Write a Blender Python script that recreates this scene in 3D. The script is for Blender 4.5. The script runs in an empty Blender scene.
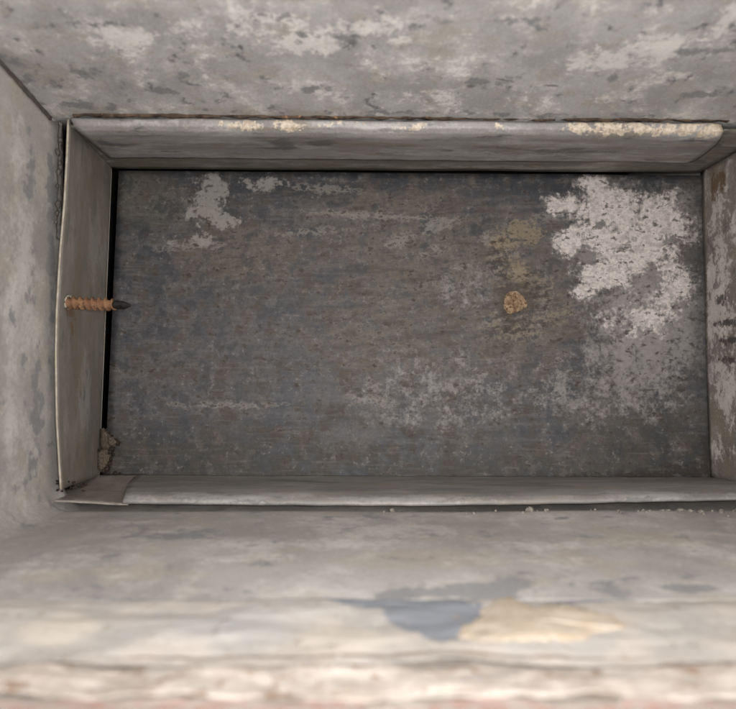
import bpy, math, random
from mathutils import Vector, noise as mnoise

random.seed(7)
SC = bpy.context.scene
COL = SC.collection

# ---------------------------------------------------------------- camera
F, CX, CY = 707.0, 368.0, 354.5            # focal length and centre, photo pixels
cam_d = bpy.data.cameras.new("camera")
cam = bpy.data.objects.new("camera", cam_d)
COL.objects.link(cam)
cam.location = (0, 0, 0)
cam.rotation_euler = (math.radians(90), 0, 0)
cam_d.sensor_fit = 'HORIZONTAL'
cam_d.sensor_width = 36.0
cam_d.lens = 36.0 * F / 736.0
cam_d.clip_start = 0.01
cam_d.clip_end = 50
cam_d.dof.use_dof = True
cam_d.dof.focus_distance = 0.43
cam_d.dof.aperture_fstop = cam_d.lens / 3.8   # 3.8 mm wide pupil, as on a phone
SC.camera = cam

# ---------------------------------------------------------------- world and lamp
w = bpy.data.worlds.new("World")
SC.world = w
w.use_nodes = True
bg = w.node_tree.nodes["Background"]
bg.inputs[0].default_value = (1.0, 0.965, 0.945, 1)
bg.inputs[1].default_value = 1.2

ld = bpy.data.lights.new("phone_torch", 'AREA')
ld.shape = 'DISK'
ld.size = 0.016
ld.energy = 1.0
ld.color = (1.0, 0.978, 0.968)
lamp = bpy.data.objects.new("phone_torch", ld)
COL.objects.link(lamp)
lamp.location = (0.014, -0.004, 0.006)
lamp.rotation_euler = (math.radians(90), 0, 0)

vs = SC.view_settings
vs.view_transform = 'Standard'
vs.look = 'None'
vs.exposure = 0.25
vs.gamma = 1.0
SC.cycles.use_denoising = True
SC.cycles.use_adaptive_sampling = True
SC.cycles.adaptive_threshold = 0.03
SC.cycles.adaptive_min_samples = 16
SC.cycles.max_bounces = 3
SC.cycles.diffuse_bounces = 2
SC.cycles.glossy_bounces = 1

# ---------------------------------------------------------------- helpers
def P(px, py, d):
    """point at depth d (metres) that the photo shows at pixel px, py"""
    return Vector(((px - CX) / F * d, d, (CY - py) / F * d))

def lin(r, g, b):
    f = lambda c: (c / 255 / 12.92) if c <= 10 else ((c / 255 + 0.055) / 1.055) ** 2.4
    return (f(r), f(g), f(b), 1.0)

def nz(x, y, z=0.0, s=1.0):
    return mnoise.noise(Vector((x * s, y * s, z)))

def fbm(x, y, z=0.0, o=5):
    return mnoise.fractal(Vector((x, y, z)), 0.9, 2.0, o)

def thing(name, loc, label, cat, group=None):
    o = bpy.data.objects.new(name, None)
    o.empty_display_size = 0.02
    COL.objects.link(o)
    o.location = loc
    o["label"] = label
    o["category"] = cat
    if group:
        o["group"] = group
    return o

def base_of(o):
    v = Vector((0, 0, 0))
    while o:
        v += o.location
        o = o.parent
    return v

def mesh_obj(name, verts, faces, mat, parent=None, uvs=None, smooth=True, thick=0, label=None):
    L = base_of(parent)
    me = bpy.data.meshes.new(name)
    me.from_pydata([tuple(Vector(v) - L) for v in verts], [], faces)
    if uvs:
        uvl = me.uv_layers.new(name="UVMap")
        li = [0] * len(me.loops)
        me.loops.foreach_get("vertex_index", li)
        flat = []
        for i in li:
            flat.extend(uvs[i])
        uvl.data.foreach_set("uv", flat)
    me.materials.append(mat)
    if smooth:
        me.polygons.foreach_set("use_smooth", [True] * len(me.polygons))
    me.update()
    o = bpy.data.objects.new(name, me)
    COL.objects.link(o)
    if parent:
        o.parent = parent
    if thick:
        s = o.modifiers.new("thickness", 'SOLIDIFY')
        s.thickness = thick
        s.offset = 0
    if label:
        o["label"] = label
    return o

# panel coordinates (cm along the sheet) used by the materials
AX = {'xz': lambda v: (v.x * 100, v.z * 100),
      'xy': lambda v: (v.x * 100, v.y * 100),
      'yz': lambda v: (v.y * 100, v.z * 100)}

def sheet(name, fn, nu, nv, mat, parent, ax, thick=0.0007, label=None, smooth=True, uvf=None):
    vs_, uv = [], []
    for j in range(nv + 1):
        for i in range(nu + 1):
            p = fn(i / nu, j / nv)
            vs_.append(p)
            uv.append(uvf(u_=i / nu, v_=j / nv, p=p) if uvf else AX[ax](p))
    fs = [(j * (nu + 1) + i, j * (nu + 1) + i + 1, (j + 1) * (nu + 1) + i + 1, (j + 1) * (nu + 1) + i)
          for j in range(nv) for i in range(nu)]
    return mesh_obj(name, vs_, fs, mat, parent, uv, smooth, thick, label)

def lerp(a, b, t):
    return a + (b - a) * t

def curve(pts, t):
    """piecewise linear through (t, value, value, ...)"""
    if t <= pts[0][0]:
        return pts[0][1:]
    for a, b in zip(pts, pts[1:]):
        if t <= b[0]:
            k = (t - a[0]) / (b[0] - a[0])
            return tuple(lerp(x, y, k) for x, y in zip(a[1:], b[1:]))
    return pts[-1][1:]

# ---------------------------------------------------------------- material builder
class Mat:
    def __init__(self, name, coords='uv'):
        self.m = bpy.data.materials.new(name)
        self.m.use_nodes = True
        self.t = self.m.node_tree
        self.b = self.t.nodes["Principled BSDF"]
        tc = self.t.nodes.new("ShaderNodeTexCoord")
        self.uv = tc.outputs["UV" if coords == 'uv' else "Object"]
        if coords != 'uv':                       # object metres to cm
            mp = self.t.nodes.new("ShaderNodeMapping")
            mp.inputs["Scale"].default_value = (100, 100, 100)
            self.lk(self.uv, mp.inputs["Vector"])
            self.uv = mp.outputs[0]
        self.wc = {}
        self.dim = '2D' if coords == 'uv' else '3D'

    def lk(self, a, b):
        self.t.links.new(a, b)

    def val(self, sock, v):
        if hasattr(v, 'is_linked'):
            self.lk(v, sock)
        else:
            sock.default_value = v

    def op(self, o, a, b=None, clamp=False):
        n = self.t.nodes.new("ShaderNodeMath")
        n.operation = o
        n.use_clamp = clamp
        self.val(n.inputs[0], a)
        if b is not None:
            self.val(n.inputs[1], b)
        return n.outputs[0]

    def noise(self, scale, detail=6, rough=0.6, st=(1, 1), seed=0.0, dist=0.0, src=None, rot=0.0, out=0):
        mp = self.t.nodes.new("ShaderNodeVectorMath")
        mp.operation = 'MULTIPLY_ADD'
        mp.inputs[1].default_value = (st[0] * scale, st[1] * scale, scale)
        mp.inputs[2].default_value = (seed * 3.1 + 11.3, seed * 7.7 + 5.9, seed * 5.3)
        self.lk(src or self.uv, mp.inputs[0])
        n = self.t.nodes.new("ShaderNodeTexNoise")
        n.noise_dimensions = self.dim
        n.inputs["Scale"].default_value = 1.0
        n.inputs["Detail"].default_value = detail
        n.inputs["Roughness"].default_value = rough
        n.inputs["Distortion"].default_value = dist
        self.lk(mp.outputs[0], n.inputs["Vector"])
        return n.outputs[out]

    def warp(self, amp, scale, seed=1.0):
        kind = 'coarse' if scale < 0.75 else 'fine'
        key = (round(amp, 1), kind)
        if key not in self.wc:
            if kind not in self.wc:
                self.wc[kind] = self.noise(0.5 if kind == 'coarse' else 1.1, 4, 0.65, seed=3.3 if kind == 'coarse' else 8.8, out=1)
            c = self.wc[kind]
            s = self.t.nodes.new("ShaderNodeVectorMath"); s.operation = 'SUBTRACT'
            self.lk(c, s.inputs[0]); s.inputs[1].default_value = (0.5, 0.5, 0.5)
            k = self.t.nodes.new("ShaderNodeVectorMath"); k.operation = 'MULTIPLY'
            self.lk(s.outputs[0], k.inputs[0]); k.inputs[1].default_value = (amp, amp, 0)
            a = self.t.nodes.new("ShaderNodeVectorMath"); a.operation = 'ADD'
            self.lk(self.uv, a.inputs[0]); self.lk(k.outputs[0], a.inputs[1])
            self.wc[key] = a.outputs[0]
        return self.wc[key]

    def ramp(self, v, lo, hi, a=0.0, b=1.0, smooth=True):
        n = self.t.nodes.new("ShaderNodeMapRange")
        n.interpolation_type = 'SMOOTHSTEP' if smooth else 'LINEAR'
        n.clamp = True
        self.lk(v, n.inputs["Value"])
        n.inputs["From Min"].default_value = lo
        n.inputs["From Max"].default_value = hi
        n.inputs["To Min"].default_value = a
        n.inputs["To Max"].default_value = b
        return n.outputs["Result"]

    def blobs(self, lst, warp=(0.8, 0.6, 1.0), core=0.0):
        """soft ellipses (cx, cy, rx, ry[, rot deg[, strength]]) in panel cm, joined by maximum"""
        src = self.warp(*warp) if warp else self.uv
        tot = None
        for b in lst:
            cx, cy, rx, ry = b[:4]
            rot = math.radians(b[4]) if len(b) > 4 else 0
            s = b[5] if len(b) > 5 else 1.0
            if rot:
                mp = self.t.nodes.new("ShaderNodeMapping")
                mp.vector_type = 'TEXTURE'
                mp.inputs["Location"].default_value = (cx, cy, 0)
                mp.inputs["Rotation"].default_value = (0, 0, rot)
                mp.inputs["Scale"].default_value = (rx, ry, 1e6)
                self.lk(src, mp.inputs["Vector"])
            else:
                mp = self.t.nodes.new("ShaderNodeVectorMath")
                mp.operation = 'MULTIPLY_ADD'
                mp.inputs[1].default_value = (1 / rx, 1 / ry, 0)
                mp.inputs[2].default_value = (-cx / rx, -cy / ry, 0)
                self.lk(src, mp.inputs[0])
            ln = self.t.nodes.new("ShaderNodeVectorMath"); ln.operation = 'LENGTH'
            self.lk(mp.outputs[0], ln.inputs[0])
            v = self.ramp(ln.outputs["Value"], core, 1.0, s, 0.0)
            tot = v if tot is None else self.op('MAXIMUM', tot, v)
        return tot

    def flakes(self, n, field, k, t, wd, gate=False):
        """ragged patches: noise plus a density field, cut at t"""
        if gate:
            return self.op('MULTIPLY', self.flakes(n, field, k, t, wd), self.ramp(field, 0.0, 0.15))
        return self.ramp(self.op('ADD', n, self.op('MULTIPLY', field, k)), t - wd, t + wd)

    def mix(self, fac, a, b, mode='MIX'):
        n = self.t.nodes.new("ShaderNodeMix")
        n.data_type = 'RGBA'
        n.blend_type = mode
        self.val(n.inputs[0], fac)
        self.val(n.inputs[6], a)
        self.val(n.inputs[7], b)
        return n.outputs[2]

    def mix_f(self, a, b):
        return self.op('MULTIPLY', self.op('ADD', a, b), 0.5)

    def mul(self, a, b):
        return self.op('MULTIPLY', a, b)

    def done(self, col, rough=0.6, bump=None, dist=0.0004, strength=0.6, metallic=0.0, spec=0.4):
        self.val(self.b.inputs["Base Color"], col)
        self.val(self.b.inputs["Roughness"], rough)
        self.val(self.b.inputs["Metallic"], metallic)
        self.b.inputs["Specular IOR Level"].default_value = spec
        if bump is not None:
            n = self.t.nodes.new("ShaderNodeBump")
            n.inputs["Strength"].default_value = strength
            n.inputs["Distance"].default_value = dist
            self.lk(bump, n.inputs["Height"])
            self.lk(n.outputs[0], self.b.inputs["Normal"])
        return self.m

# ---- where a photo pixel falls on each sheet, in that sheet's own cm
ROLL = 0.0085
D_BACK = 0.455
def on_back(px, py):
    d = lerp(0.466, 0.449, (py - 168) / 307)
    v = P(px, py, d)
    return v.x * 100, v.z * 100
def top_z(x, d):            # outer duct, upper panel
    return 0.1243 + (0.370 - d) * 0.173 - ROLL * (x + 0.158) + 0.36 * max(0.0, d - 0.374)
FLOOR_Z = -0.0803
LEFT_X = -0.1672
def left_x(d):              # outer duct widens behind the sleeve's front edge
    return LEFT_X - 0.11 * min(1.0, max(0.0, (d - 0.390) / 0.03))
def on_top(px, py):
    k, q = (px - CX) / F, (CY - py) / F
    d = (0.1243 + 0.370 * 0.173 - ROLL * 0.158) / (q + 0.173 + ROLL * k)
    return k * d * 100, d * 100
def on_floor(px, py):
    d = FLOOR_Z / ((CY - py) / F)
    return (px - CX) / F * d * 100, d * 100
FR = 0.014                  # radius of the bend at the lower left
WALL_S = LEFT_X + FR - FR * math.pi / 2 + FLOOR_Z + FR   # unrolled: s = WALL_S - z on the wall, s = x on the floor
def on_left(px, py):        # on the folded sheet, wall side (s, depth)
    d = LEFT_X / ((px - CX) / F)
    return (WALL_S - (CY - py) / F * d) * 100, d * 100
def on_sleeve_left(px, py):
    d = -0.163 / ((px - CX) / F)
    return d * 100, (CY - py) / F * d * 100
def on_stop(px, py):
    d = 0.1195 / ((CY - py) / F)
    return (px - CX) / F * d * 100, d * 100
RIGHT_X = 0.2150
def on_right(px, py):
    d = RIGHT_X / ((px - CX) / F)
    return d * 100, (CY - py) / F * d * 100

def E(on, px, py, rx, ry, rot=0, s=1.0):
    """ellipse on a sheet from its extent in the photo"""
    a, b = on(px, py)
    if on is on_left:
        a1, _ = on(px, py - ry); a2, _ = on(px, py + ry)
        _, b1 = on(px - rx, py); _, b2 = on(px + rx, py)
    else:
        a1, _ = on(px - rx, py); a2, _ = on(px + rx, py)
        _, b1 = on(px, py - ry); _, b2 = on(px, py + ry)
    return (a, b, abs(a2 - a1) / 2, abs(b2 - b1) / 2, rot, s)

# ================================================================ MATERIALS
def m_back_plate():
    M = Mat("dark_stained_plate")
    e = lambda *a: E(on_back, *a)
    big = M.noise(0.20, 3, 0.6, seed=1)
    mid = M.noise(0.75, 6, 0.68, seed=2)
    flk = M.noise(0.95, 6, 0.66, seed=15)
    spn = M.noise(2.0, 5, 0.68, st=(0.75, 1.2), seed=9)
    fine = M.noise(4.0, 3, 0.65, seed=3)
    brush = M.noise(1.0, 3, 0.6, st=(0.4, 5.0), seed=4)
    brush2 = M.noise(1.0, 4, 0.65, st=(0.14, 1.8), seed=5)
    spk = M.noise(3.2, 5, 0.74, seed=41)
    rotn = M.t.nodes.new("ShaderNodeVectorRotate"); rotn.rotation_type = 'Z_AXIS'
    rotn.inputs["Angle"].default_value = math.radians(-9)
    M.lk(M.uv, rotn.inputs["Vector"])
    drag = M.noise(1.0, 6, 0.7, st=(0.45, 1.7), seed=42, src=rotn.outputs[0])
    col = M.mix(M.ramp(big, 0.40, 0.60), lin(82, 83, 88), lin(106, 101, 97))
    col = M.mix(M.mul(M.ramp(brush2, 0.45, 0.66), 0.45), col, lin(128, 123, 120))
    col = M.mix(M.mul(M.ramp(brush2, 0.46, 0.32), 0.4), col, lin(72, 73, 76))
    # bluish bare zinc along the upper edge and lilac lower left
    top = M.blobs([e(330, 170, 280, 46), e(570, 172, 220, 40)], (0.9, 0.5, 2))
    col = M.mix(M.mul(M.flakes(mid, top, 0.36, 0.60, 0.08), 0.92), col, lin(54, 59, 66))
    lil = M.blobs([e(220, 345, 190, 80), e(180, 400, 140, 60)], (1.5, 0.3, 3))
    col = M.mix(M.mul(lil, 0.45), col, lin(100, 99, 107))
    ol = M.blobs([e(132, 195, 46, 46), e(155, 215, 44, 34, 0, 0.7)], (0.9, 0.5, 4))
    col = M.mix(M.mul(ol, 0.8), col, lin(110, 107, 92))
    low = M.blobs([e(230, 468, 220, 60), e(470, 476, 240, 50), e(650, 455, 120, 70), e(150, 460, 110, 60)], (1.5, 0.4, 5))
    col = M.mix(M.mul(M.flakes(mid, low, 0.34, 0.60, 0.16), 0.8), col, lin(68, 67, 61))
    # brown grime in the middle, mottled
    br = M.blobs([e(440, 265, 160, 100), e(380, 330, 110, 70), e(520, 320, 100, 80), e(250, 255, 110, 40), e(400, 205, 110, 22)], (1.5, 0.4, 6))
    col = M.mix(M.mul(M.flakes(mid, br, 0.26, 0.60, 0.14), 0.7), col, lin(110, 97, 86))
    # mottling everywhere: pale scuffs, dark bare spots
    col = M.mix(M.mul(M.ramp(flk, 0.46, 0.76), 0.42), col, lin(130, 125, 121))
    col = M.mix(M.mul(M.ramp(mid, 0.52, 0.36), 0.65), col, lin(60, 61, 64))
    col = M.mix(M.mul(M.flakes(spn, br, 0.07, 0.62, 0.06), 0.42), col, lin(146, 135, 122))
    col = M.mix(M.mul(M.ramp(spn, 0.43, 0.33), 0.32), col, lin(66, 63, 61))
    col = M.mix(M.mul(M.mul(M.ramp(brush, 0.52, 0.70), M.ramp(mid, 0.40, 0.58)), 0.32), col, lin(132, 129, 128))
    # dragged brown and pale dirt in the middle, specks over everything
    dm = M.mul(M.ramp(drag, 0.50, 0.64), M.ramp(br, 0.0, 0.5))
    col = M.mix(M.mul(dm, 0.38), col, lin(130, 119, 107))
    dd = M.mul(M.ramp(drag, 0.47, 0.36), M.ramp(br, 0.0, 0.5))
    col = M.mix(M.mul(dd, 0.42), col, lin(62, 54, 48))
    col = M.mix(M.mul(M.mul(M.ramp(spk, 0.55, 0.70), M.ramp(flk, 0.42, 0.60)), 0.6), col, lin(156, 150, 145))
    col = M.mix(M.mul(M.mul(M.ramp(spk, 0.46, 0.30), M.ramp(mid, 0.60, 0.42)), 0.5), col, lin(54, 53, 54))
    # pale haze lower right
    hz = M.blobs([e(655, 325, 90, 80, 0, 1.3), e(640, 350, 80, 90), e(600, 390, 110, 50, 0, 0.45), e(440, 390, 130, 60, 0, 0.28), e(465, 285, 50, 40, 0, .25)], (1.5, 0.5, 7))
    col = M.mix(M.mul(M.flakes(M.mix_f(spk, flk), hz, 0.20, 0.60, 0.12, True), 0.7), col, lin(170, 164, 160))
    # grey-white flakes upper left
    f1 = M.blobs([e(213, 190, 26, 24, 0, 1.15), e(208, 210, 34, 24, 0, 1.15), e(226, 220, 26, 13), e(212, 203, 22, 16, 0, 1.2), e(262, 184, 44, 10, 0, .75), e(195, 240, 40, 12, 0, .6)], (0.9, 0.9, 8))
    m1 = M.flakes(M.op('ADD', M.mul(flk, 0.6), M.mul(spk, 0.4)), f1, 0.25, 0.625, 0.05, True)
    col = M.mix(M.mul(m1, 0.7), col, lin(174, 168, 160))
    # dragged streaks
    f2 = M.blobs([e(322, 189, 60, 7, -4), e(400, 241, 26, 12, 20), e(438, 226, 36, 10, 18), e(436, 250, 28, 9, 20, .8),
                  e(372, 400, 50, 8, -10, .8), e(370, 216, 120, 7, -3, .8), e(310, 232, 70, 6, 4, .8), e(190, 247, 60, 7, 2, .8),
                  e(490, 240, 16, 13, 0, .9), e(220, 405, 120, 6, 0, .7), e(560, 215, 60, 9, 8, .7)], (0.5, 1.2, 9))
    m2 = M.flakes(spn, f2, 0.24, 0.62, 0.06, True)
    col = M.mix(M.mul(m2, 0.5), col, lin(164, 157, 148))
    # the big pinkish white patch
    f3 = M.blobs([e(612, 210, 64, 40), e(660, 222, 54, 46), e(640, 250, 62, 50), e(600, 240, 44, 44), e(562, 205, 30, 13),
                  e(570, 242, 24, 24), e(606, 274, 46, 28), e(668, 282, 40, 40, 0, .9), e(594, 186, 26, 18), e(640, 310, 60, 40, 0, .7),
                  e(582, 292, 18, 14, 0, .8)], (0.9, 0.8, 10), 0.12)
    hole = M.blobs([e(588, 254, 26, 16), e(650, 280, 30, 22, 30), e(625, 250, 12, 8), e(600, 225, 10, 8), e(670, 240, 14, 8), e(645, 180, 60, 12), e(620, 300, 36, 18), e(690, 200, 16, 30)], (0.9, 1.0, 12))
    f3h = M.op('SUBTRACT', f3, M.mul(hole, 0.75))
    soft3 = M.flakes(M.mix_f(flk, spk), f3, 0.30, 0.57, 0.12, True)
    col = M.mix(M.mul(soft3, 0.62), col, lin(158, 152, 148))
    n3 = M.op('ADD', M.mul(flk, 0.5), M.mul(spk, 0.5))
    m3 = M.flakes(n3, f3h, 0.27, 0.635, 0.075, True)
    tint = M.mix(M.ramp(spn, 0.38, 0.56), lin(208, 196, 189), lin(242, 230, 222))
    col = M.mix(M.mul(M.mul(m3, M.ramp(spk, 0.34, 0.54, 0.72, 1.0)), 0.95), col, tint)
    # tan clay stains above the dab and scatter round it
    f4 = M.blobs([e(518, 230, 30, 18, 10), e(504, 243, 26, 12), e(519, 274, 16, 15, 0, 1.3), e(514, 302, 22, 20), e(532, 234, 20, 18)], (0.5, 1.1, 11), 0.05)
    m4 = M.flakes(M.mix_f(spk, spn), f4, 0.20, 0.60, 0.06, True)
    col = M.mix(M.mul(m4, 0.72), col, lin(156, 138, 113))
    f5 = M.blobs([e(514, 326, 46, 22), e(528, 292, 34, 30, 0, .9), e(505, 262, 26, 40, 0, .8), e(548, 318, 40, 16, 20, .7)], (1.5, 0.5, 13))
    col = M.mix(M.mul(M.flakes(M.mix_f(drag, fine), f5, 0.12, 0.58, 0.06, True), 0.45), col, lin(158, 142, 121))
    col = M.mix(M.mul(M.flakes(M.op('SUBTRACT', 1.0, M.mix_f(drag, spk)), f5, 0.14, 0.61, 0.05, True), 0.6), col, lin(58, 49, 42))
    f6 = M.blobs([e(516, 300, 26, 25)], (0.5, 1.1, 16), 0.4)
    col = M.mix(M.mul(M.flakes(M.mix_f(spk, spn), f6, 0.16, 0.58, 0.07, True), 0.7), col, lin(70, 56, 45))
    # dirt at the lower right corner, darker strip down the right edge
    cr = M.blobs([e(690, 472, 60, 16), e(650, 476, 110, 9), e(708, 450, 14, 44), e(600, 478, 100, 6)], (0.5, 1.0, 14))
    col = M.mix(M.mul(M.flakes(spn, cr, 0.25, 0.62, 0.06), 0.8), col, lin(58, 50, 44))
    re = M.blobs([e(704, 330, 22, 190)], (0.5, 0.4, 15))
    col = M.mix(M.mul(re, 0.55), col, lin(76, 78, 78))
    col = M.mix(0.14, col, M.mix(M.ramp(fine, 0.35, 0.65), lin(110, 110, 110), (1, 1, 1, 1)), 'MULTIPLY')
    col = M.mix(1.0, col, (0.68, 0.685, 0.69, 1), 'MULTIPLY')
    hgt = M.op('ADD', M.mul(fine, 0.35), M.op('ADD', M.mul(flk, 0.5), M.op('ADD', M.mul(brush, 0.3), M.mul(m3, 0.45))))
    return M.done(col, M.ramp(mid, 0.3, 0.7, 0.5, 0.75), hgt, 0.0005, 0.5, 0.0, 0.35)

def m_galv(name, on, base, pale, dark, warm, seed, st=(1, 1), pale_b=(), dark_b=(), warm_b=(), scratch_b=(),
           pale_t=0.60, dark_t=0.64, gain=1.0, rough=(0.42, 0.68), spec=0.45, warpa=0.9, extra=None, sc=1.0, cloud=1.0, pale_w=0.06, pale_s=0.7):
    """weathered galvanised sheet: clouded grey, pale oxide, dark bare spots, warm dirt"""
    M = Mat(name)
    e = lambda a: E(a[0], *a[1:]) if callable(a[0]) else E(on, *a)
    big = M.noise(0.22 * sc, 4, 0.6, st=st, seed=seed)
    mid = M.noise(0.6 * sc, 6, 0.66, st=st, seed=seed + 1)
    pn = M.noise(0.42 * sc, 7, 0.70, st=st, seed=seed + 6)
    dn = M.noise(0.8 * sc, 6, 0.68, st=st, seed=seed + 9)
    fine = M.noise(2.6, 5, 0.74, seed=seed + 2)
    b2 = tuple(c * 0.78 for c in base[:3]) + (1,)
    col = M.mix(M.ramp(big, 0.38, 0.62), base, b2)
    col = M.mix(M.mul(M.ramp(mid, 0.50, 0.70), 0.35 * cloud), col, warm)
    if warm_b:
        wb = M.blobs([e(b) for b in warm_b], (warpa, 0.5, seed + 4))
        col = M.mix(M.mul(M.flakes(mid, wb, 0.22, 0.60, 0.12), 0.7), col, warm)
    pv = M.ramp(pn, 0.44, 0.70)
    col = M.mix(M.mul(pv, 0.36 * cloud), col, pale)
    if pale_b:
        pb = M.blobs([e(b) for b in pale_b], (warpa, 0.6, seed + 5))
        pm = M.flakes(M.op('ADD', M.mul(pn, 0.58), M.mul(fine, 0.42)), pb, 0.18, pale_t, pale_w)
        col = M.mix(M.mul(M.mul(pm, M.ramp(dn, 0.30, 0.55, 1.0, 0.7)), pale_s), col, pale)
    col = M.mix(M.mul(M.ramp(dn, 0.54, 0.72), 0.3 * cloud), col, dark)
    if dark_b:
        db = M.blobs([e(b) for b in dark_b], (warpa, 0.9, seed + 8))
        dm = M.flakes(dn, db, 0.26, dark_t + 0.01, 0.05)
        col = M.mix(M.mul(dm, 0.75), col, dark)
    if scratch_b:
        sb = M.blobs([e(b) for b in scratch_b], (0.3, 1.6, seed + 10))
        sm = M.flakes(dn, sb, 0.35, 0.70, 0.06)
        col = M.mix(M.mul(sm, 0.8), col, tuple(c * 0.55 for c in dark[:3]) + (1,))
    col = M.mix(M.mul(M.ramp(fine, 0.44, 0.28), 0.22), col, dark)
    col = M.mix(M.mul(M.ramp(fine, 0.56, 0.74), 0.12), col, pale)
    grain = M.noise(9.0, 2, 0.6, st=(0.8, 1), seed=seed + 13)
    col = M.mix(M.mul(M.ramp(grain, 0.5, 0.72), 0.16), col, dark)
    col = M.mix(M.mul(M.ramp(grain, 0.5, 0.3), 0.12), col, pale)
    if extra:
        col = extra(M, col)
    if gain != 1.0:
        col = M.mix(1.0, col, (gain, gain, gain, 1), 'MULTIPLY')
    hgt = M.op('ADD', M.mul(fine, 0.35), M.mul(mid, 0.6))
    return M.done(col, M.ramp(mid, 0.3, 0.7, rough[0], rough[1]), hgt, 0.0004, 0.5, 0.0, spec)

MAT = {}
MAT['back'] = m_back_plate()
MAT['top'] = m_galv("top_panel_zinc", on_top, lin(158, 156, 155), lin(209, 204, 198), lin(106, 107, 109), lin(147, 141, 130), 30, pale_w=0.045, pale_s=0.8,
    pale_b=[(360, 30, 70, 18), (310, 45, 80, 18), (400, 38, 22, 9), (270, 18, 60, 14), (640, 48, 80, 30), (610, 62, 60, 18), (725, 22, 40, 34), (200, 30, 120, 22, 0, .75), (690, 75, 50, 14, 0, .6), (120, 40, 90, 30, 0, .6), (420, 95, 200, 12, 0, .45), (560, 100, 120, 10, 0, .4)],
    dark_b=[(180, 76, 28, 7), (170, 92, 22, 6), (238, 90, 10, 7), (310, 90, 18, 6), (285, 15, 22, 9), (300, 32, 14, 6), (345, 38, 22, 6), (480, 82, 40, 7), (612, 78, 12, 6), (700, 50, 60, 9), (540, 20, 60, 14, 0, .7), (700, 95, 40, 7, 0, .8), (440, 20, 40, 16, 0, .6), (85, 72, 25, 12, 0, .6), (30, 70, 50, 26, 0, .75), (85, 106, 60, 9, 0, .8), (420, 112, 330, 4, 0, .6)],
    warm_b=[(200, 110, 160, 5), (300, 112, 60, 5), (440, 40, 60, 30), (40, 60, 50, 40, 0, .8), (90, 112, 40, 8)],
    scratch_b=[(470, 86, 12, 3), (500, 79, 14, 2, 20), (205, 51, 12, 1.6, -30), (240, 47, 3, 3), (108, 45, 3, 3), (550, 85, 14, 2), (455, 103, 4, 2)])
lf = lambda *a: (on_left,) + a
MAT['floor'] = m_galv("folded_panel_zinc", on_floor, lin(166, 161, 156), lin(206, 201, 195), lin(122, 123, 125), lin(162, 152, 139), 50, st=(0.6, 0.65), cloud=0.75, pale_w=0.11, pale_s=0.65,
    pale_b=[(390, 530, 90, 10), (340, 545, 150, 8), (260, 560, 120, 8, 0, .7), (600, 545, 150, 10, 0, .6),
            lf(20, 150, 16, 50), lf(10, 330, 14, 80), lf(25, 250, 14, 80), lf(8, 420, 10, 70), lf(20, 120, 10, 20)],
    dark_b=[(480, 592, 170, 18), (600, 590, 80, 14), (120, 600, 100, 6), (150, 535, 130, 12, 0, .6), (700, 590, 80, 10),
            lf(50, 300, 7, 260), lf(30, 190, 9, 50, 0, .8), lf(50, 180, 7, 80), lf(38, 420, 10, 90, 0, .8), lf(22, 380, 6, 60, 0, .6)],
    warm_b=[(450, 560, 200, 18), (120, 575, 120, 14), (640, 540, 90, 18), lf(40, 170, 12, 50), lf(15, 90, 20, 30), lf(20, 470, 20, 40), lf(44, 470, 10, 30)])
MAT['left'] = MAT['floor']
sl = dict(spec=0.4)
MAT['sleeve_top'] = m_galv("sleeve_olive_zinc", on_stop, lin(112, 108, 99), lin(158, 155, 149), lin(80, 78, 72), lin(106, 99, 83), 90, st=(0.6, 2),
    pale_b=[(500, 166, 120, 3), (580, 165, 60, 3)], dark_b=[(700, 158, 14, 7), (718, 142, 12, 9), (727, 130, 8, 8), (735, 145, 16, 4)], warm_b=[(150, 165, 90, 8)])  # dark blobs paint in the shade beside the tab's right end
def tab_crust(M, col):
    # cream mineral crust caught along the bend
    y0 = on_tab(368, 124)[1]
    sx = lambda px: (px - CX) / F * 0.367 * 100
    L = [(sx(245), y0, 2.6, 0.40, 0, 0.65), (sx(290), y0, 1.2, 0.55, 0, .9), (sx(345), y0 - .1, 2.2, 0.25, 0, .5), (sx(408), y0, 1.4, 0.35, 0, .6), (sx(498), y0, .5, .3, 0, .6),
         (sx(580), y0, 1.5, 0.5), (sx(610), y0, 2.0, 0.6), (sx(640), y0, 2.6, 0.5), (sx(675), y0, 2.6, 0.6), (sx(708), y0, 1.8, 0.8)]
    f = M.blobs(L, (0.45, 1.4, 95))
    m = M.flakes(M.noise(1.8, 5, 0.7, seed=96), f, 0.28, 0.64, 0.04, True)
    return M.mix(M.mul(m, 0.9), col, M.mix(M.ramp(M.noise(4, 5, .7, seed=97), .35, .65), lin(164, 149, 130), lin(204, 191, 172)))
tabp = [(0.0, 118.5, .3668, 71, 716), (0.08, 119.5, .3660, 71, 721), (0.22, 125, .3664, 74, 723), (0.36, 130, .3690, 78, 721.5), (0.45, 134, .3730, 82, 719),
        (0.60, 140, .3830, 89, 713.5), (0.8, 148.5, .4000, 99, 703), (0.93, 154, .4110, 106, 695), (1.0, 157, .4165, 110, 688)]
botp = [(0.0, 475.0, .4450), (0.45, 482.5, .4060), (0.62, 488, .3850), (0.72, 491.5, .3765), (0.80, 495, .3715), (0.88, 498.6, .3690), (0.94, 500.9, .3685), (1.0, 502.2, .3695)]
def arcs(prof):
    out, s_, last = [], 0.0, None
    for r in prof:
        p = P(CX, r[1], r[2])
        if last is not None:
            s_ += (p - last).length * 100
        out.append((r[0], s_, r[1], r[2]))
        last = p
    return out
TABA, BOTA = arcs(tabp), arcs(botp)
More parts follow.
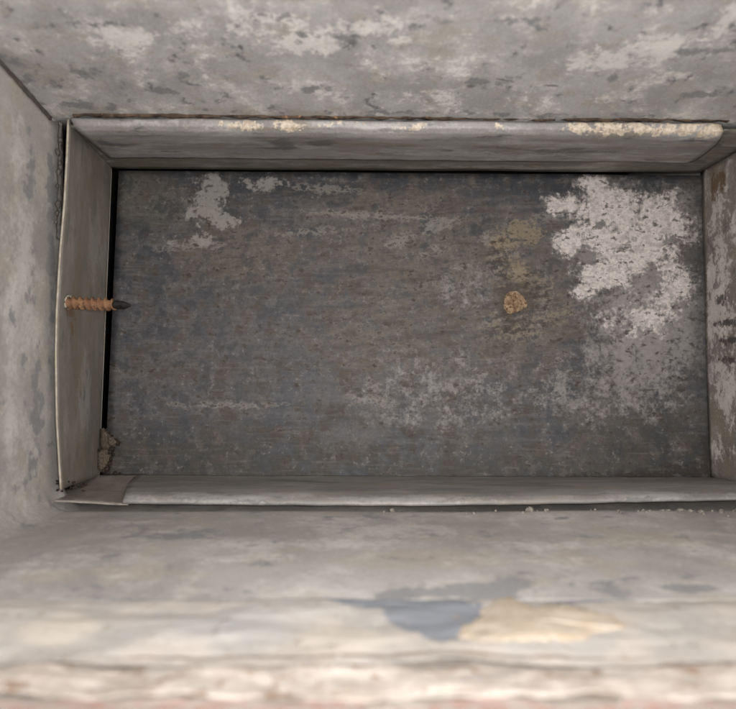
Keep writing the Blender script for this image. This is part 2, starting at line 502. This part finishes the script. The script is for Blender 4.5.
def on_tab(px, py):
    for a, b in zip(TABA, TABA[1:]):
        if py <= b[2] or b is TABA[-1]:
            k = (py - a[2]) / (b[2] - a[2])
            return (px - CX) / F * lerp(a[3], b[3], k) * 100, lerp(a[1], b[1], k)
def on_lip(px, py):
    for a, b in zip(BOTA, BOTA[1:]):
        if py <= b[2] or b is BOTA[-1]:
            k = (py - a[2]) / (b[2] - a[2])
            return (px - CX) / F * lerp(a[3], b[3], k) * 100, lerp(a[1], b[1], k)
MAT['tab'] = m_galv("tab_zinc", on_tab, lin(134, 131, 129), lin(168, 165, 162), lin(80, 79, 79), lin(122, 113, 100), 110, st=(0.4, 1.4), cloud=1.6,
    pale_b=[(150, 124, 80, 5), (480, 150, 160, 5), (430, 124, 280, 5, 0, .6)],
    dark_b=[(285, 143, 22, 9, 0, 1.3), (320, 140, 26, 7, 0, 1.2), (570, 146, 60, 5), (100, 140, 12, 10)], warm_b=[(260, 126, 90, 4)], extra=tab_crust)
def rust_run(M, col):
    f = M.blobs([E(on_sleeve_left, 69, 308, 10, 14), E(on_sleeve_left, 72, 326, 8, 22, 0, .7)], (0.5, 0.9, 141))
    m = M.flakes(M.noise(1.8, 5, .7, seed=142), f, .3, .66, .08, True)
    return M.mix(M.mul(m, .7), col, lin(112, 82, 58))
MAT['sleeve_left'] = m_galv("sleeve_left_zinc", on_sleeve_left, lin(127, 121, 112), lin(152, 148, 141), lin(98, 96, 92), lin(120, 108, 90), 130, st=(1, 0.45),
    pale_b=[(95, 240, 14, 60), (90, 390, 14, 60)], dark_b=[(80, 140, 14, 14)], warm_b=[(75, 300, 10, 180), (85, 170, 14, 40), (80, 450, 20, 40)], extra=rust_run)
MAT['lip'] = m_galv("lip_zinc", on_lip, lin(134, 131, 127), lin(158, 155, 151), lin(106, 105, 103), lin(136, 127, 116), 150, st=(0.4, 1.5),
    pale_b=[(200, 495, 150, 6), (400, 495, 300, 5, 0, .8), (660, 495, 150, 6)], cloud=1.3, dark_b=[(300, 480, 60, 3), (520, 484, 80, 4), (640, 500, 60, 3), (240, 501, 80, 2.5)], warm_b=[(500, 482, 200, 5), (420, 499, 200, 3)])
MAT['corner'] = m_galv("corner_tab_brown", on_floor, lin(140, 132, 124), lin(160, 153, 145), lin(108, 101, 94), lin(130, 119, 107), 170, cloud=1.4,
    pale_b=[(90, 485, 20, 4)], dark_b=[(70, 484, 12, 4)], warm_b=[(100, 492, 30, 8)])
def right_rust(M, col):
    e = lambda *a: E(on_right, *a)
    f = M.blobs([e(716, 186, 8, 22), e(723, 181, 6, 18)], (0.3, 1.4, 191))
    m = M.flakes(M.noise(2.5, 4, .65, seed=192), f, .4, .68, .09, True)
    col = M.mix(M.mul(m, .8), col, lin(96, 72, 48))
    s = M.blobs([e(728, 323, 18, 6), e(731, 341, 18, 6), e(730, 360, 15, 5), e(722, 300, 10, 8), e(716, 324, 5, 6)], (0.25, 1.5, 193))
    m = M.flakes(M.noise(3, 4, .6, seed=194), s, .32, .64, .12, True)
    return M.mix(M.mul(m, .9), col, lin(60, 56, 55))
MAT['sleeve_right'] = m_galv("sleeve_right_flaking", on_right, lin(122, 115, 109), lin(198, 190, 184), lin(86, 82, 79), lin(128, 116, 100), 190, st=(1, .8), pale_w=0.04, pale_s=0.95,
    pale_b=[(722, 240, 24, 70), (722, 320, 24, 80), (712, 270, 9, 80), (728, 390, 20, 80, 0, .8), (724, 450, 16, 40, 0, .6)],
    dark_b=[(728, 225, 8, 14), (718, 285, 10, 10)], warm_b=[(716, 180, 18, 26), (720, 440, 20, 40)], extra=right_rust)
MAT['inside'] = m_galv("painted_void_shade", on_floor, lin(30, 28, 26), lin(38, 36, 34), lin(16, 15, 15), lin(28, 24, 20), 210)  # near-black colour stands in for unlit depth behind the gap

def m_plain(name, a, b, scale, rough=0.8, bump=0.0006, seed=0, c=None, ct=0.62, spec=0.3):
    M = Mat(name, 'obj')
    n = M.noise(scale, 7, 0.68, seed=seed)
    col = M.mix(M.ramp(n, 0.36, 0.64), a, b)
    if c:
        col = M.mix(M.ramp(M.noise(scale * 1.7, 6, 0.7, seed=seed + 4), ct, ct + 0.07), col, c)
    f = M.noise(scale * 4, 6, 0.7, seed=seed + 2)
    return M.done(col, rough, f, bump, 0.6, 0.0, spec)

MAT['edge'] = m_plain("cut_metal_edge", lin(150, 140, 124), lin(176, 168, 154), 3.0, 0.5, 0.0002, 3)
MAT['sealant'] = m_plain("grey_sealant", lin(66, 62, 58), lin(88, 82, 77), 3.0, 0.45, 0.0008, 5, lin(150, 146, 140), 0.62, 0.5)
MAT['caulk'] = m_plain("brown_crumbling_sealant", lin(46, 37, 31), lin(92, 76, 62), 1.4, 0.9, 0.001, 9, lin(150, 112, 82), 0.60)
MAT['rust'] = m_plain("orange_rust", lin(104, 74, 53), lin(134, 101, 74), 2.5, 0.8, 0.00012, 11, lin(66, 46, 34), 0.57)
MAT['soot'] = m_plain("blackened_steel", lin(12, 11, 10), lin(24, 20, 18), 9.0, 0.7, 0.0003, 13)
MAT['clay'] = m_plain("tan_clay", lin(118, 97, 76), lin(158, 136, 109), 3.0, 0.95, 0.0008, 15, lin(92, 70, 51), 0.51)
MAT['leaf'] = m_plain("dry_fibre", lin(66, 57, 49), lin(106, 94, 80), 8.0, 0.95, 0.0006, 17, lin(70, 56, 44), 0.58)
MAT['dark_crumb'] = m_plain("dark_dirt", lin(34, 28, 24), lin(58, 48, 40), 8.0, 0.95, 0.0005, 19)
MAT['crumb'] = m_plain("pale_mortar_crumb", lin(92, 86, 79), lin(150, 143, 133), 6.0, 0.95, 0.0005, 21)
MAT['brick'] = m_plain("pink_brick", lin(156, 124, 113), lin(162, 140, 131), 1.6, 0.9, 0.0012, 23, lin(160, 149, 140), 0.47)

def on_sill(px, py):
    return on_floor(px, py)
def m_plaster():
    M = Mat("painted_plaster")
    e = lambda *a: E(on_sill, *a)
    big = M.noise(0.35, 6, 0.62, seed=230)
    mid = M.noise(1.1, 7, 0.68, st=(1.1, 0.7), seed=231)
    col = M.mix(M.ramp(big, 0.36, 0.64), lin(172, 163, 154), lin(160, 155, 149))
    g = M.blobs([e(215, 632, 130, 26), e(250, 625, 80, 30)], (0.7, 0.6, 232))
    col = M.mix(M.mul(g, 0.6), col, lin(156, 156, 157))
    c = M.blobs([e(340, 645, 70, 26, 0, 1), e(60, 635, 70, 24, 0, .7)], (0.6, 0.8, 235))
    col = M.mix(M.mul(M.ramp(c, 0.15, 0.5), .7), col, lin(182, 173, 161))
    b = M.blobs([e(432, 612, 84, 46), e(385, 600, 110, 22), e(440, 632, 40, 26), e(570, 598, 90, 16)], (0.5, 1.0, 233))
    col = M.mix(M.mul(M.ramp(M.op('ADD', b, M.mul(M.op('SUBTRACT', mid, 0.5), 0.4)), 0.3, 0.45), 0.9), col, lin(116, 121, 128))
    cr = M.blobs([e(368, 661, 500, 3.5)], (0.3, 1.4, 1))
    col = M.mix(M.mul(M.ramp(M.op('ADD', cr, M.mul(mid, 0.5)), 0.5, 0.9), 0.75), col, lin(104, 90, 78))
    k = M.ramp(mid, 0.60, 0.70)
    col = M.mix(M.mul(k, 0.5), col, lin(186, 179, 170))
    d = M.ramp(M.noise(1.8, 6, 0.7, st=(1.2, 0.6), seed=234), 0.42, 0.30)
    col = M.mix(M.mul(d, 0.55), col, lin(130, 118, 102))
    return M.done(col, 0.8, mid, 0.0008, 0.6, 0.0, 0.3)
MAT['plaster'] = m_plaster()
MAT['render'] = m_plain("chipped_cream_render", lin(156, 145, 134), lin(180, 171, 162), 0.8, 0.9, 0.0012, 27, lin(138, 118, 102), 0.56)
MAT['cream'] = m_plain("cream_filler", lin(168, 152, 132), lin(178, 166, 151), 1.6, 0.85, 0.0008, 29)

# ================================================================ OUTER DUCT
duct = thing("sheet_metal_duct", (0.03, 0.3, FLOOR_Z), "pale grey weathered sheet metal duct whose walls surround the inner sleeve", "duct")
D0, D1 = 0.2267, 0.64
XR = 0.2300

def f_top(u, v):
    d = lerp(D0 - 0.02, D1, v)
    x = lerp(left_x(d) - 0.004, XR, u)
    return Vector((x, d, top_z(x, d) + 0.0009 * nz(x * 14, d * 14, 3.3)))
sheet("top_panel", f_top, 60, 40, MAT['top'], duct, 'xy')

def floor_z(x, d):
    k = min(1.0, max(0.0, (d - 0.362) / 0.008))
    return FLOOR_Z + 0.0008 * nz(x * 11, d * 16, 8.1) - 0.0030 * k * k * (3 - 2 * k)
def f_fold(u, v):
    d = lerp(D0, D1, v)
    lx = left_x(d)
    if u > 0.45:             # floor
        x = lerp(lx + FR, XR, (u - 0.45) / 0.55)
        e = 0.0010 * nz(x * 30, 0, 2.2) if v == 0 else 0
        return Vector((x, d + e, floor_z(x, d)))
    zf = floor_z(lx + FR, d)
    if u > 0.30:             # bend
        a = (0.45 - u) / 0.15 * math.pi / 2
        return Vector((lx + FR * (1 - math.sin(a)), d, zf + FR * (1 - math.cos(a))))
    z = lerp(top_z(lx, d), zf + FR, u / 0.30)
    return Vector((lx + 0.0011 * nz(d * 13, z * 13, 5.5) * (1 - u / 0.30), d, z))
def uv_fold(u_, v_, p):
    if u_ > 0.45:
        s_ = p.x
    elif u_ > 0.30:
        s_ = LEFT_X + FR - FR * (0.45 - u_) / 0.15 * math.pi / 2
    else:
        s_ = WALL_S - p.z
    return s_ * 100, p.y * 100
sheet("folded_panel", f_fold, 160, 90, MAT['floor'], duct, 'xy', 0.0007, "left wall and floor folded from one pale grey sheet", uvf=uv_fold)
sheet("right_panel", lambda u, v: Vector((XR, lerp(D0, D1, u), lerp(FLOOR_Z, top_z(XR, lerp(D0, D1, u)), v))), 20, 16, MAT['left'], duct, 'yz')
sheet("void_shade_sheet", lambda u, v: Vector((lerp(left_x(D1) - 0.01, XR + 0.01, u), D1 - 0.001, lerp(FLOOR_Z - 0.02, top_z(0, D1) + 0.02, v))), 8, 8, MAT['inside'], duct, 'xz')

def lump(c, rx, ry, rz, seed, vs_, fs, nu=8, nv=5, amp=0.5):
    o = len(vs_)
    for j in range(nv + 1):
        ph = math.pi * j / nv
        for i in range(nu):
            th = 2 * math.pi * i / nu
            n = Vector((math.sin(ph) * math.cos(th), math.sin(ph) * math.sin(th), math.cos(ph)))
            k = 1 + amp * mnoise.noise(n * 1.4 + Vector((seed, seed * 1.7, 0)))
            vs_.append(Vector((c[0] + n.x * rx * k, c[1] + n.y * ry * k, c[2] + n.z * rz * k)))
    for j in range(nv):
        for i in range(nu):
            fs.append((o + j * nu + i, o + j * nu + (i + 1) % nu, o + (j + 1) * nu + (i + 1) % nu, o + (j + 1) * nu + i))

def bead(name, path, rad, mat, parent, seed, seg=10, amp=0.5, label=None, fq=0.45):
    """lumpy tube following path (list of Vectors)"""
    vs_, fs = [], []
    n = len(path)
    for i, p in enumerate(path):
        t = (path[min(i + 1, n - 1)] - path[max(i - 1, 0)]).normalized()
        a = t.orthogonal().normalized()
        b = t.cross(a)
        e = 0.15 if i in (0, n - 1) else 1
        for k in range(seg):
            th = 2 * math.pi * k / seg
            r = rad * e * (1 + amp * mnoise.noise(Vector((i * fq, math.cos(th) * 1.3 + seed, math.sin(th) * 1.3))) + amp * 0.7 * mnoise.noise(Vector((i * 0.12, seed * 2, 0))))
            vs_.append(p + (a * math.cos(th) + b * math.sin(th)) * r)
    for i in range(n - 1):
        for k in range(seg):
            fs.append((i * seg + k, i * seg + (k + 1) % seg, (i + 1) * seg + (k + 1) % seg, (i + 1) * seg + k))
    fs.append(tuple(range(seg))[::-1]); fs.append(tuple((n - 1) * seg + k for k in range(seg)))
    return mesh_obj(name, vs_, fs, mat, parent, None, True, 0, label)

# sealant where the left wall meets the sleeve, and along the corner seam
pth = [P(60.5 - 1.6 * i / 60 + 1.2 * nz(i * .2, 3), 121 + i * 1.95, 0.3755) for i in range(62)]
bead("sealant_bead", pth, 0.0010, MAT['sealant'], duct, 1.7, 10, 0.6, "lumpy dark sealant down the left corner")
for k, (px, py, r) in enumerate([(58, 152, 1.5), (59.5, 163, 1.1), (58.5, 172, 1.4), (57.5, 186, 1.0), (58, 204, 1.6), (57, 213, 1.2), (56, 222, .9), (60, 140, 1.2)]):
    a, b = [], []
    lump(P(px, py, 0.3738), r * 0.0009, r * 0.0008, r * 0.0012, k * 2.7, a, b, 10, 7, 0.5)
    mesh_obj("sealant_blob", a, b, MAT['sealant'], duct)
pth = []
for i in range(70):
    d = lerp(0.25, 0.372, i / 69)
    pth.append(Vector((LEFT_X + 0.0006, d, top_z(LEFT_X, d) - 0.0006)))
bead("seam_sealant", pth, 0.0013, MAT['sealant'], duct, 6.1, 8, 0.5)
pth = []
for i in range(420):
    px = lerp(74, 728, i / 419)
    x = (px - CX) / F * 0.369
    pth.append(Vector((x, 0.3672 + 0.0006 * nz(px * .11, 1), top_z(x, 0.3672) - 0.0002 + 0.0004 * fbm(px * 0.06, 2.0, 1.0, 4))))
bead("ceiling_sealant", pth, 0.0010, MAT['caulk'], duct, 4.4, 8, 1.0, "crumbling brown sealant along the upper joint", 0.13)

# ================================================================ INNER SLEEVE
sleeve = thing("duct_sleeve", (0.02, 0.40, -0.078), "dull grey sheet metal inner sleeve with bent lips framing the dark plate", "sleeve")

# back (far) edge of the sleeve in the photo: left 104..97, top 168..173, bottom 475..478, right 700..712
def f_stop(u, v):
    d = lerp(0.372, 0.4575, v)
    x = lerp(lerp(-0.1570, -0.1700, v), RIGHT_X, u)
    z = 0.1206 - 0.0068 * (x + 0.17) + 0.0004 * nz(x * 20, d * 9, 1.1)
    return Vector((x, d, z))
sheet("top_sheet", f_stop, 60, 14, MAT['sleeve_top'], sleeve, 'xy')

def f_tab(u, v):
    y, d, l, r = curve(tabp, v)
    px = lerp(l, r, u)
    y += 0.0088 * (px - 70) + 0.9 * nz(px * 0.012, v * 2, 4.2) + 0.5 * nz(px * 0.05, v * 3, 1.2)
    return P(px, y, d)
def f_tab_o(u, v):
    return f_tab(u, v)
tab = sheet("top_tab", f_tab_o, 110, 36, MAT['tab'], sleeve, 'xy', 0.0008, "bent upper flap with cream crust along its fold", uvf=lambda u_, v_, p: (p.x * 100, curve(TABA, v_)[0]))

pth = [f_tab(1, 0.06 + 0.94 * i / 30) + Vector((0.0007, 0.0022, 0.0006)) for i in range(31)]  # dark bead added as the shadow line along the tab's right end
MAT['shadow_line'] = m_plain("painted_shadow", lin(30, 26, 23), lin(52, 45, 39), 4.0, 0.95, 0.0005, 33)
bead("end_shadow_bead", pth, 0.0008, MAT['shadow_line'], tab, 2.9, 8, 0.5)

# crust lumps standing proud of the bend
cv, cf = [], []
for a, b, n in ((226, 262, 10), (276, 304, 22), (384, 420, 6), (566, 632, 44), (632, 722, 76), (440, 452, 2), (494, 500, 2)):
    for i in range(n):
        px = random.uniform(a, b)
        v = min(0.33, max(0.05, random.gauss(0.19, 0.07)))
        y, d, l, r = curve(tabp, v)
        c = P(px, y + 0.0088 * (px - 70), d)
        s = random.uniform(0.0003, 0.0010)
        lump(c, s * random.uniform(1, 2.2), s * 0.5, s * 0.8, random.random() * 50, cv, cf, 7, 4)
MAT['crust'] = m_plain("cream_crust", lin(160, 144, 124), lin(204, 190, 170), 6.0, 0.95, 0.0004, 31, lin(120, 100, 80), 0.56)
cr = mesh_obj("crust", cv, cf, MAT['crust'], tab)
cr["kind"] = "stuff"

# left sheet: bowed front edge, folded hem at the far edge
edge = [(0, 68.5, 120), (0.1, 67, 160), (0.22, 64.5, 205), (0.34, 60.5, 250), (0.5, 57, 310), (0.62, 56, 355), (0.8, 57, 420), (1.0, 61.0, 489)]
def f_sleft(u, v):
    ex, ey = curve(edge, v)
    a = P(ex, ey, lerp(0.3705, 0.3655, v))
    b = P(lerp(111.5, 98.5, v), lerp(161, 476, v), lerp(0.457, 0.443, v))
    p = a.lerp(b, u)
    p.x += 0.0010 * math.sin(u * math.pi) * nz(v * 5, u * 2, 3.0)
    return p
lsh = sheet("left_sheet", f_sleft, 24, 60, MAT['sleeve_left'], sleeve, 'yz')
sheet("front_rim", lambda u, v: f_sleft(0, v) + Vector((lerp(-0.0004, 0.0006, u), -0.0006, 0)), 2, 60, MAT['edge'], lsh, 'yz', 0.0004)
def f_hem(u, v):
    p = f_sleft(1, lerp(0.025, 1, v))
    return p + Vector((lerp(-0.0010, 0.0008, u), -0.0012 + 0.0004 * u, 0))
sheet("hem", f_hem, 2, 40, MAT['sleeve_left'], lsh, 'yz', 0.0005)

# bottom sheet with rolled lip
def f_bot(u, v):
    y, d = curve(botp, v)
    l = lerp(137, 122, v ** 0.8)
    px = lerp(l, 790, u)
    t = (px - 100) / 640
    y += lerp(0.0, 3.0, t) * (1 - v) + v * (3.0 * math.sin(min(max(t, 0), 1) * math.pi) - 5.5 * max(0, t - 0.45) + 0.5) + 0.7 * nz(px * 0.015, v) + 0.6 * nz(px * 0.045, v * 1.5, 5.0)
    return P(px, y, d)
sheet("bottom_sheet", f_bot, 90, 40, MAT['lip'], sleeve, 'xy', 0.0007, "rolled lower lip with a paler bent front edge", uvf=lambda u_, v_, p: (p.x * 100, curve(BOTA, v_)[0]))

def f_cor(u, v):
    y = lerp(473, 499.5, v)
    d = lerp(0.447, 0.3695, v)
    px = lerp(lerp(84, 52.5, v), lerp(146, 128, v), u)
    y += 4.0 * (px - 55) / 80 * v + 0.5 * nz(px * 0.05, v * 3, 7)
    p = P(px, y, d)
    p.z -= 0.0009
    return p
sheet("corner_tab", f_cor, 24, 16, MAT['corner'], sleeve, 'xy', 0.0007, "brown lower left corner tab under the lip")

def f_sright(u, v):
    d = lerp(0.372, 0.4555 - 0.012 * v, u)
    z = lerp(0.1185, -0.0765, v)
    return Vector((RIGHT_X + 0.0007 * nz(d * 30, z * 20, 2.7), d, z))
sheet("right_sheet", f_sright, 20, 50, MAT['sleeve_right'], sleeve, 'yz', 0.0007, "right sleeve wall with white flaking and dark slits")

# ================================================================ BACK PLATE
plate = thing("back_plate", (0.02, 0.46, -0.083), "dark grey stained metal plate with pinkish white flaking patch closing the sleeve", "plate")
def f_plate(u, v):
    py = lerp(171.0 + 5.0 * u, 481, v)
    px = lerp(lerp(119.0, 105.0, (py - 168) / 307), 730, u)
    d = lerp(0.466, 0.449, (py - 168) / 307)
    p = P(px, py, d)
    p.y += 0.0007 * nz(p.x * 16, p.z * 16, 6.6)
    return p
sheet("plate_sheet", f_plate, 80, 50, MAT['back'], plate, 'xz', 0.0009)
# tan clay dab
dv, df = [], []
c = P(514, 302, 0.4565)
N = 48
for j in range(9):
    r = 0.0074 * j / 8
    for i in range(N):
        th = 2 * math.pi * i / N
        k = 1 + 0.22 * mnoise.fractal(Vector((math.cos(th) * 1.1, math.sin(th) * 1.1, 7.9)), 0.6, 2.0, 4)
        q = j / 8
        h = 0.0009 * (1 - q ** 1.5) + 0.0006 * nz(q * 3 * math.cos(th), q * 3 * math.sin(th), 9) - (0.0009 if q < .3 else 0)
        dv.append(Vector((c.x + r * k * math.cos(th), c.y - max(h, -0.0003), c.z + r * k * math.sin(th))))
for j in range(8):
    for i in range(N):
        df.append((j * N + i, j * N + (i + 1) % N, (j + 1) * N + (i + 1) % N, (j + 1) * N + i))
mesh_obj("clay_dab", dv, df, MAT['clay'], plate, None, True, 0, "small tan clay dab stuck on the plate")

# ================================================================ RUSTY SCREW
root = P(66, 302.5, 0.3800)
tipp = P(131, 305.5, 0.3740)
screw = thing("rusty_screw", root, "rusty orange threaded screw with black tip poking in through the left sleeve", "screw")
ax = (tipp - root)
LEN = ax.length
ax.normalize()
ay = ax.cross(Vector((0, 0, 1))).normalized()
az = ax.cross(ay)
def lathe_screw(t0, t1, nl, ns, rad, name, mat, pitch=0.0):
    vs_, fs = [], []
    for i in range(nl + 1):
        t = lerp(t0, t1, i / nl)
        for k in range(ns):
            th = 2 * math.pi * k / ns
            r = rad(t, th) * (1 + 0.035 * mnoise.noise(Vector((t * 900, math.cos(th) * 1.5, math.sin(th) * 1.5))))
            vs_.append(root + ax * t + (ay * math.cos(th) + az * math.sin(th)) * r)
    for i in range(nl):
        for k in range(ns):
            fs.append((i * ns + k, i * ns + (k + 1) % ns, (i + 1) * ns + (k + 1) % ns, (i + 1) * ns + k))
    fs.append(tuple(range(ns))[::-1]); fs.append(tuple(nl * ns + k for k in range(ns)))
    return mesh_obj(name, vs_, fs, mat, screw)
PITCH = LEN * 0.098
def r_thread(t, th):
    ph = (t / PITCH - th / (2 * math.pi)) % 1.0
    ridge = max(0.0, 1 - abs(ph - 0.5) / 0.22)
    tp = 1.0 if t < LEN * 0.62 else lerp(1.0, 0.80, (t - LEN * 0.62) / (LEN * 0.16))
    return (0.00235 + 0.00145 * ridge) * tp
lathe_screw(-0.003, LEN * 0.78, 200, 24, r_thread, "threaded_shank", MAT['rust'])
def r_tip(t, th):
    q = (t - LEN * 0.76) / (LEN * 0.24)
    return max(0.0002, lerp(0.0027, 0.0004, q ** 1.6) * (1 + 0.22 * math.cos(2 * th + q * 3) + 0.08 * math.sin(q * 14)))
lathe_screw(LEN * 0.76, LEN, 26, 18, r_tip, "drill_tip", MAT['soot'])
pr = []
for i in range(25):
    th = 2 * math.pi * i / 24
    pr.append(root + ax * 0.0016 + (ay * math.cos(th) + az * math.sin(th)) * 0.0036)
bead("torn_burr", pr, 0.0006, MAT['edge'], screw, 3.3, 6, 0.9)

# ================================================================ DEBRIS
clump = thing("debris_clump", P(104, 473, 0.438), "small clump of dry brown debris wedged at the foot of the left gap", "debris")
def chip(pts, d0, mat, name, seed, bend=0.0012):
    """thin curled flake from an outline of photo pixels"""
    cx = sum(p[0] for p in pts) / len(pts); cy = sum(p[1] for p in pts) / len(pts)
    vs_, fs = [], []
    n = len(pts)
    for r in (0.0, 0.5, 1.0):
        for i, (x, y) in enumerate(pts):
            p = P(lerp(cx, x, r), lerp(cy, y, r), d0)
            p.y += bend * r * r * math.sin(i * 2.4 + seed) - bend * (1 - r) + 0.0004 * nz(x * 3, y * 3, seed)
            vs_.append(p)
    for r in range(2):
        for i in range(n):
            fs.append((r * n + i, r * n + (i + 1) % n, (r + 1) * n + (i + 1) % n, (r + 1) * n + i))
    return mesh_obj(name, vs_, fs, mat, clump, None, True, 0.0006)
chip([(100, 429), (104, 428), (110, 435), (115, 442), (114, 448), (108, 452), (100, 450)], 0.4400, MAT['leaf'], "flake", 1)
chip([(99, 450), (106, 449), (111, 453), (110, 461), (107, 470), (101, 472), (98, 468)], 0.4390, MAT['leaf'], "flake", 4)
chip([(107, 437), (113, 437), (117, 442), (114, 447), (109, 445)], 0.4365, MAT['leaf'], "flake", 7, 0.0008)
for k, (px, py, s) in enumerate([(118, 443, 2.6), (116, 440, 2.2), (112, 449, 2.8), (110, 452, 2.2), (113.5, 454.5, 1.7), (111, 459, 2.3), (109.5, 464, 2.4), (107, 469, 2.8), (104, 471, 2.2), (99.5, 450, 1.5), (115, 473, 2.2), (120, 473.5, 1.4), (109, 432.5, 1.4), (106, 430, 1.3), (112, 436, 1.4)]):
    a, b = [], []
    lump(P(px, py, 0.4375), s * 0.00062, s * 0.0006, s * 0.00062, k * 3.1, a, b, 8, 5, 0.6)
    mesh_obj("crumb", a, b, MAT['dark_crumb'], clump)

# loose crumbs below the lower lip and in the left corner
a, b = [], []
for i in range(75):
    px = random.choice([random.uniform(590, 740), random.uniform(640, 740), random.uniform(380, 740)])
    d = random.choice([random.uniform(0.3600, 0.3690), random.gauss(0.3600, 0.0035)])
    x = (px - CX) / F * d
    s = 0.0003 + 0.0013 * random.random() ** 2.2
    lump((x, d, floor_z(x, d) + s * .6), s * random.uniform(.8, 1.8), s, s * .8, i * 1.3, a, b, 7, 4, 0.6)
crumbs = mesh_obj("mortar_crumbs", a, b, MAT['crumb'])
crumbs["kind"] = "stuff"; crumbs["label"] = "tiny pale mortar crumbs lying in the gap below the lower lip"; crumbs["category"] = "crumbs"
a, b = [], []
for i in range(34):
    px = random.uniform(50, 86); py = 484 + random.gauss(0, 3.2) + (px - 60) * 0.05
    s = random.uniform(0.0004, 0.0011)
    lump(P(px, py, 0.378) + Vector((0, 0, -0.0003)), s * 1.2, s, s * .8, i * 2.3, a, b, 7, 4, 0.6)
grit = mesh_obj("corner_grit", a, b, MAT['dark_crumb'])
grit["kind"] = "stuff"; grit["label"] = "dark grit scattered on the lower left corner tab"; grit["category"] = "grit"

# ================================================================ SILL IN FRONT
sill = thing("plaster_sill", (0, 0.17, -0.12), "chipped cream plaster sill with blue grey bare patch along the bottom edge", "sill")
def step(a, b, x):
    t = min(1, max(0, (x - a) / (b - a)))
    return t * t * (3 - 2 * t)
def bare(x, d):       # the place where the plaster has come away
    px = CX + x / d * F
    return math.exp(-((px - 425 + 14 * nz(d * 200, 1)) / 62) ** 2)
def f_pl(u, v):
    x = lerp(-0.26, 0.26, u)
    d0 = D0 + 0.0030 + 0.0016 * fbm(x * 22, 1.0, 0, 4)
    d1 = 0.1812 + 0.0014 * fbm(x * 18, 5.0, 0, 4)
    d = lerp(d0, d1, v)
    z = FLOOR_Z + 0.0011 + 0.0013 * fbm(x * 30, d * 40, 2, 5) + 0.0006 * math.sin(v * math.pi)
    z += 0.0004 * bare(x, d)
    z -= 0.004 * (1 - step(0, 0.04, v)) 
    return Vector((x, d, z))
sheet("plaster_strip", f_pl, 200, 50, MAT['plaster'], sill, 'xy', 0)
def f_re(u, v):
    x = lerp(-0.24, 0.24, u)
    d0 = 0.1850
    d1 = 0.1668 + 0.0022 * fbm(x * 26, 9.0, 0, 4)
    d = lerp(d0, d1, v)
    z = FLOOR_Z - 0.0004 + 0.0017 * fbm(x * 40, d * 50, 6, 5)
    z -= 0.0004 * step(0.93, 1.0, v)
    return Vector((x, d, z))
sheet("render_edge", f_re, 240, 60, MAT['render'], sill, 'xy', 0)
# cream filler lump squeezed over the strip
lv, lf = [], []
pts = [(446, 643), (456, 632), (470, 620), (484, 609), (498, 601), (514, 600), (526, 606), (536, 611), (546, 613), (560, 612), (580, 610), (600, 613), (622, 620), (640, 630), (612, 640), (585, 648), (540, 650), (500, 653), (462, 652)]
fine_pts = []
for i in range(len(pts)):
    for k in range(6):
        x = lerp(pts[i][0], pts[(i + 1) % len(pts)][0], k / 6); y = lerp(pts[i][1], pts[(i + 1) % len(pts)][1], k / 6)
        fine_pts.append((x + 9 * fbm(x * .05, y * .05, 3.0, 4), y + 4.5 * fbm(x * .05, y * .05, 8.0, 4)))
pts = fine_pts
ctr = on_sill(522, 630)
n = len(pts)
for r in range(7):
    q = r / 6
    for i, (x, y) in enumerate(pts):
        a_, b_ = on_sill(x, y)
        X = lerp(ctr[0], a_, q) / 100; Y = lerp(ctr[1], b_, q) / 100
        lv.append(Vector((X, Y, FLOOR_Z + 0.0018 + 0.0013 * fbm(X * 30, Y * 40, 2, 5) + 0.0008 * math.sqrt(max(0, 1 - q * q)) - (0.0012 if r == 6 else 0))))
for r in range(6):
    for i in range(n):
        lf.append((r * n + i, r * n + (i + 1) % n, (r + 1) * n + (i + 1) % n, (r + 1) * n + i))
mesh_obj("filler_patch", lv, lf, MAT['cream'], sill, None, True, 0, "cream filler smeared over the plaster edge")
# pink bricks just showing below
def brick_mesh(w, dpt, h, seed):
    vs_, fs = [], []
    nx, ny = 26, 10
    for j in range(ny + 1):
        for i in range(nx + 1):
            x = lerp(-w / 2, w / 2, i / nx); y = lerp(0, -dpt, j / ny)
            e = min(i, nx - i, j, ny - j)
            z = -0.0012 * (e == 0) + 0.0012 * fbm(x * 50 + seed, y * 50, seed, 4)
            vs_.append(Vector((x, y, z)))
    for j in range(ny):
        for i in range(nx):
            k = j * (nx + 1) + i
            fs.append((k, k + 1, k + nx + 2, k + nx + 1))
    ring = [i for i in range(nx + 1)] + [(j + 1) * (nx + 1) - 1 for j in range(1, ny + 1)] + [ny * (nx + 1) + i for i in range(nx - 1, -1, -1)] + [j * (nx + 1) for j in range(ny - 1, 0, -1)]
    o = len(vs_)
    for i in ring:
        vs_.append(Vector((vs_[i].x, vs_[i].y, -h)))
    m = len(ring)
    for i in range(m):
        fs.append((ring[i], ring[(i + 1) % m], o + (i + 1) % m, o + i))
    return vs_, fs
for k, x in enumerate((-0.17, -0.0555, 0.059, 0.1735)):
    vs_, fs = brick_mesh(0.110, 0.05, 0.035, 3.0 * k)
    off = Vector((x, 0.1700, FLOOR_Z - 0.0018))
    mesh_obj("brick", [v + off for v in vs_], fs, MAT['brick'], sill)

# mortar bed under the strips and bricks, so the sill is solid
def f_bed(u, v):
    x = lerp(-0.27, 0.27, u)
    d = lerp(0.240, 0.110, v)
    return Vector((x, d, FLOOR_Z - 0.0052 + 0.0010 * fbm(x * 40, d * 40, 11, 4)))
sheet("mortar_bed", f_bed, 120, 30, MAT['render'], sill, 'xy', 0.004)
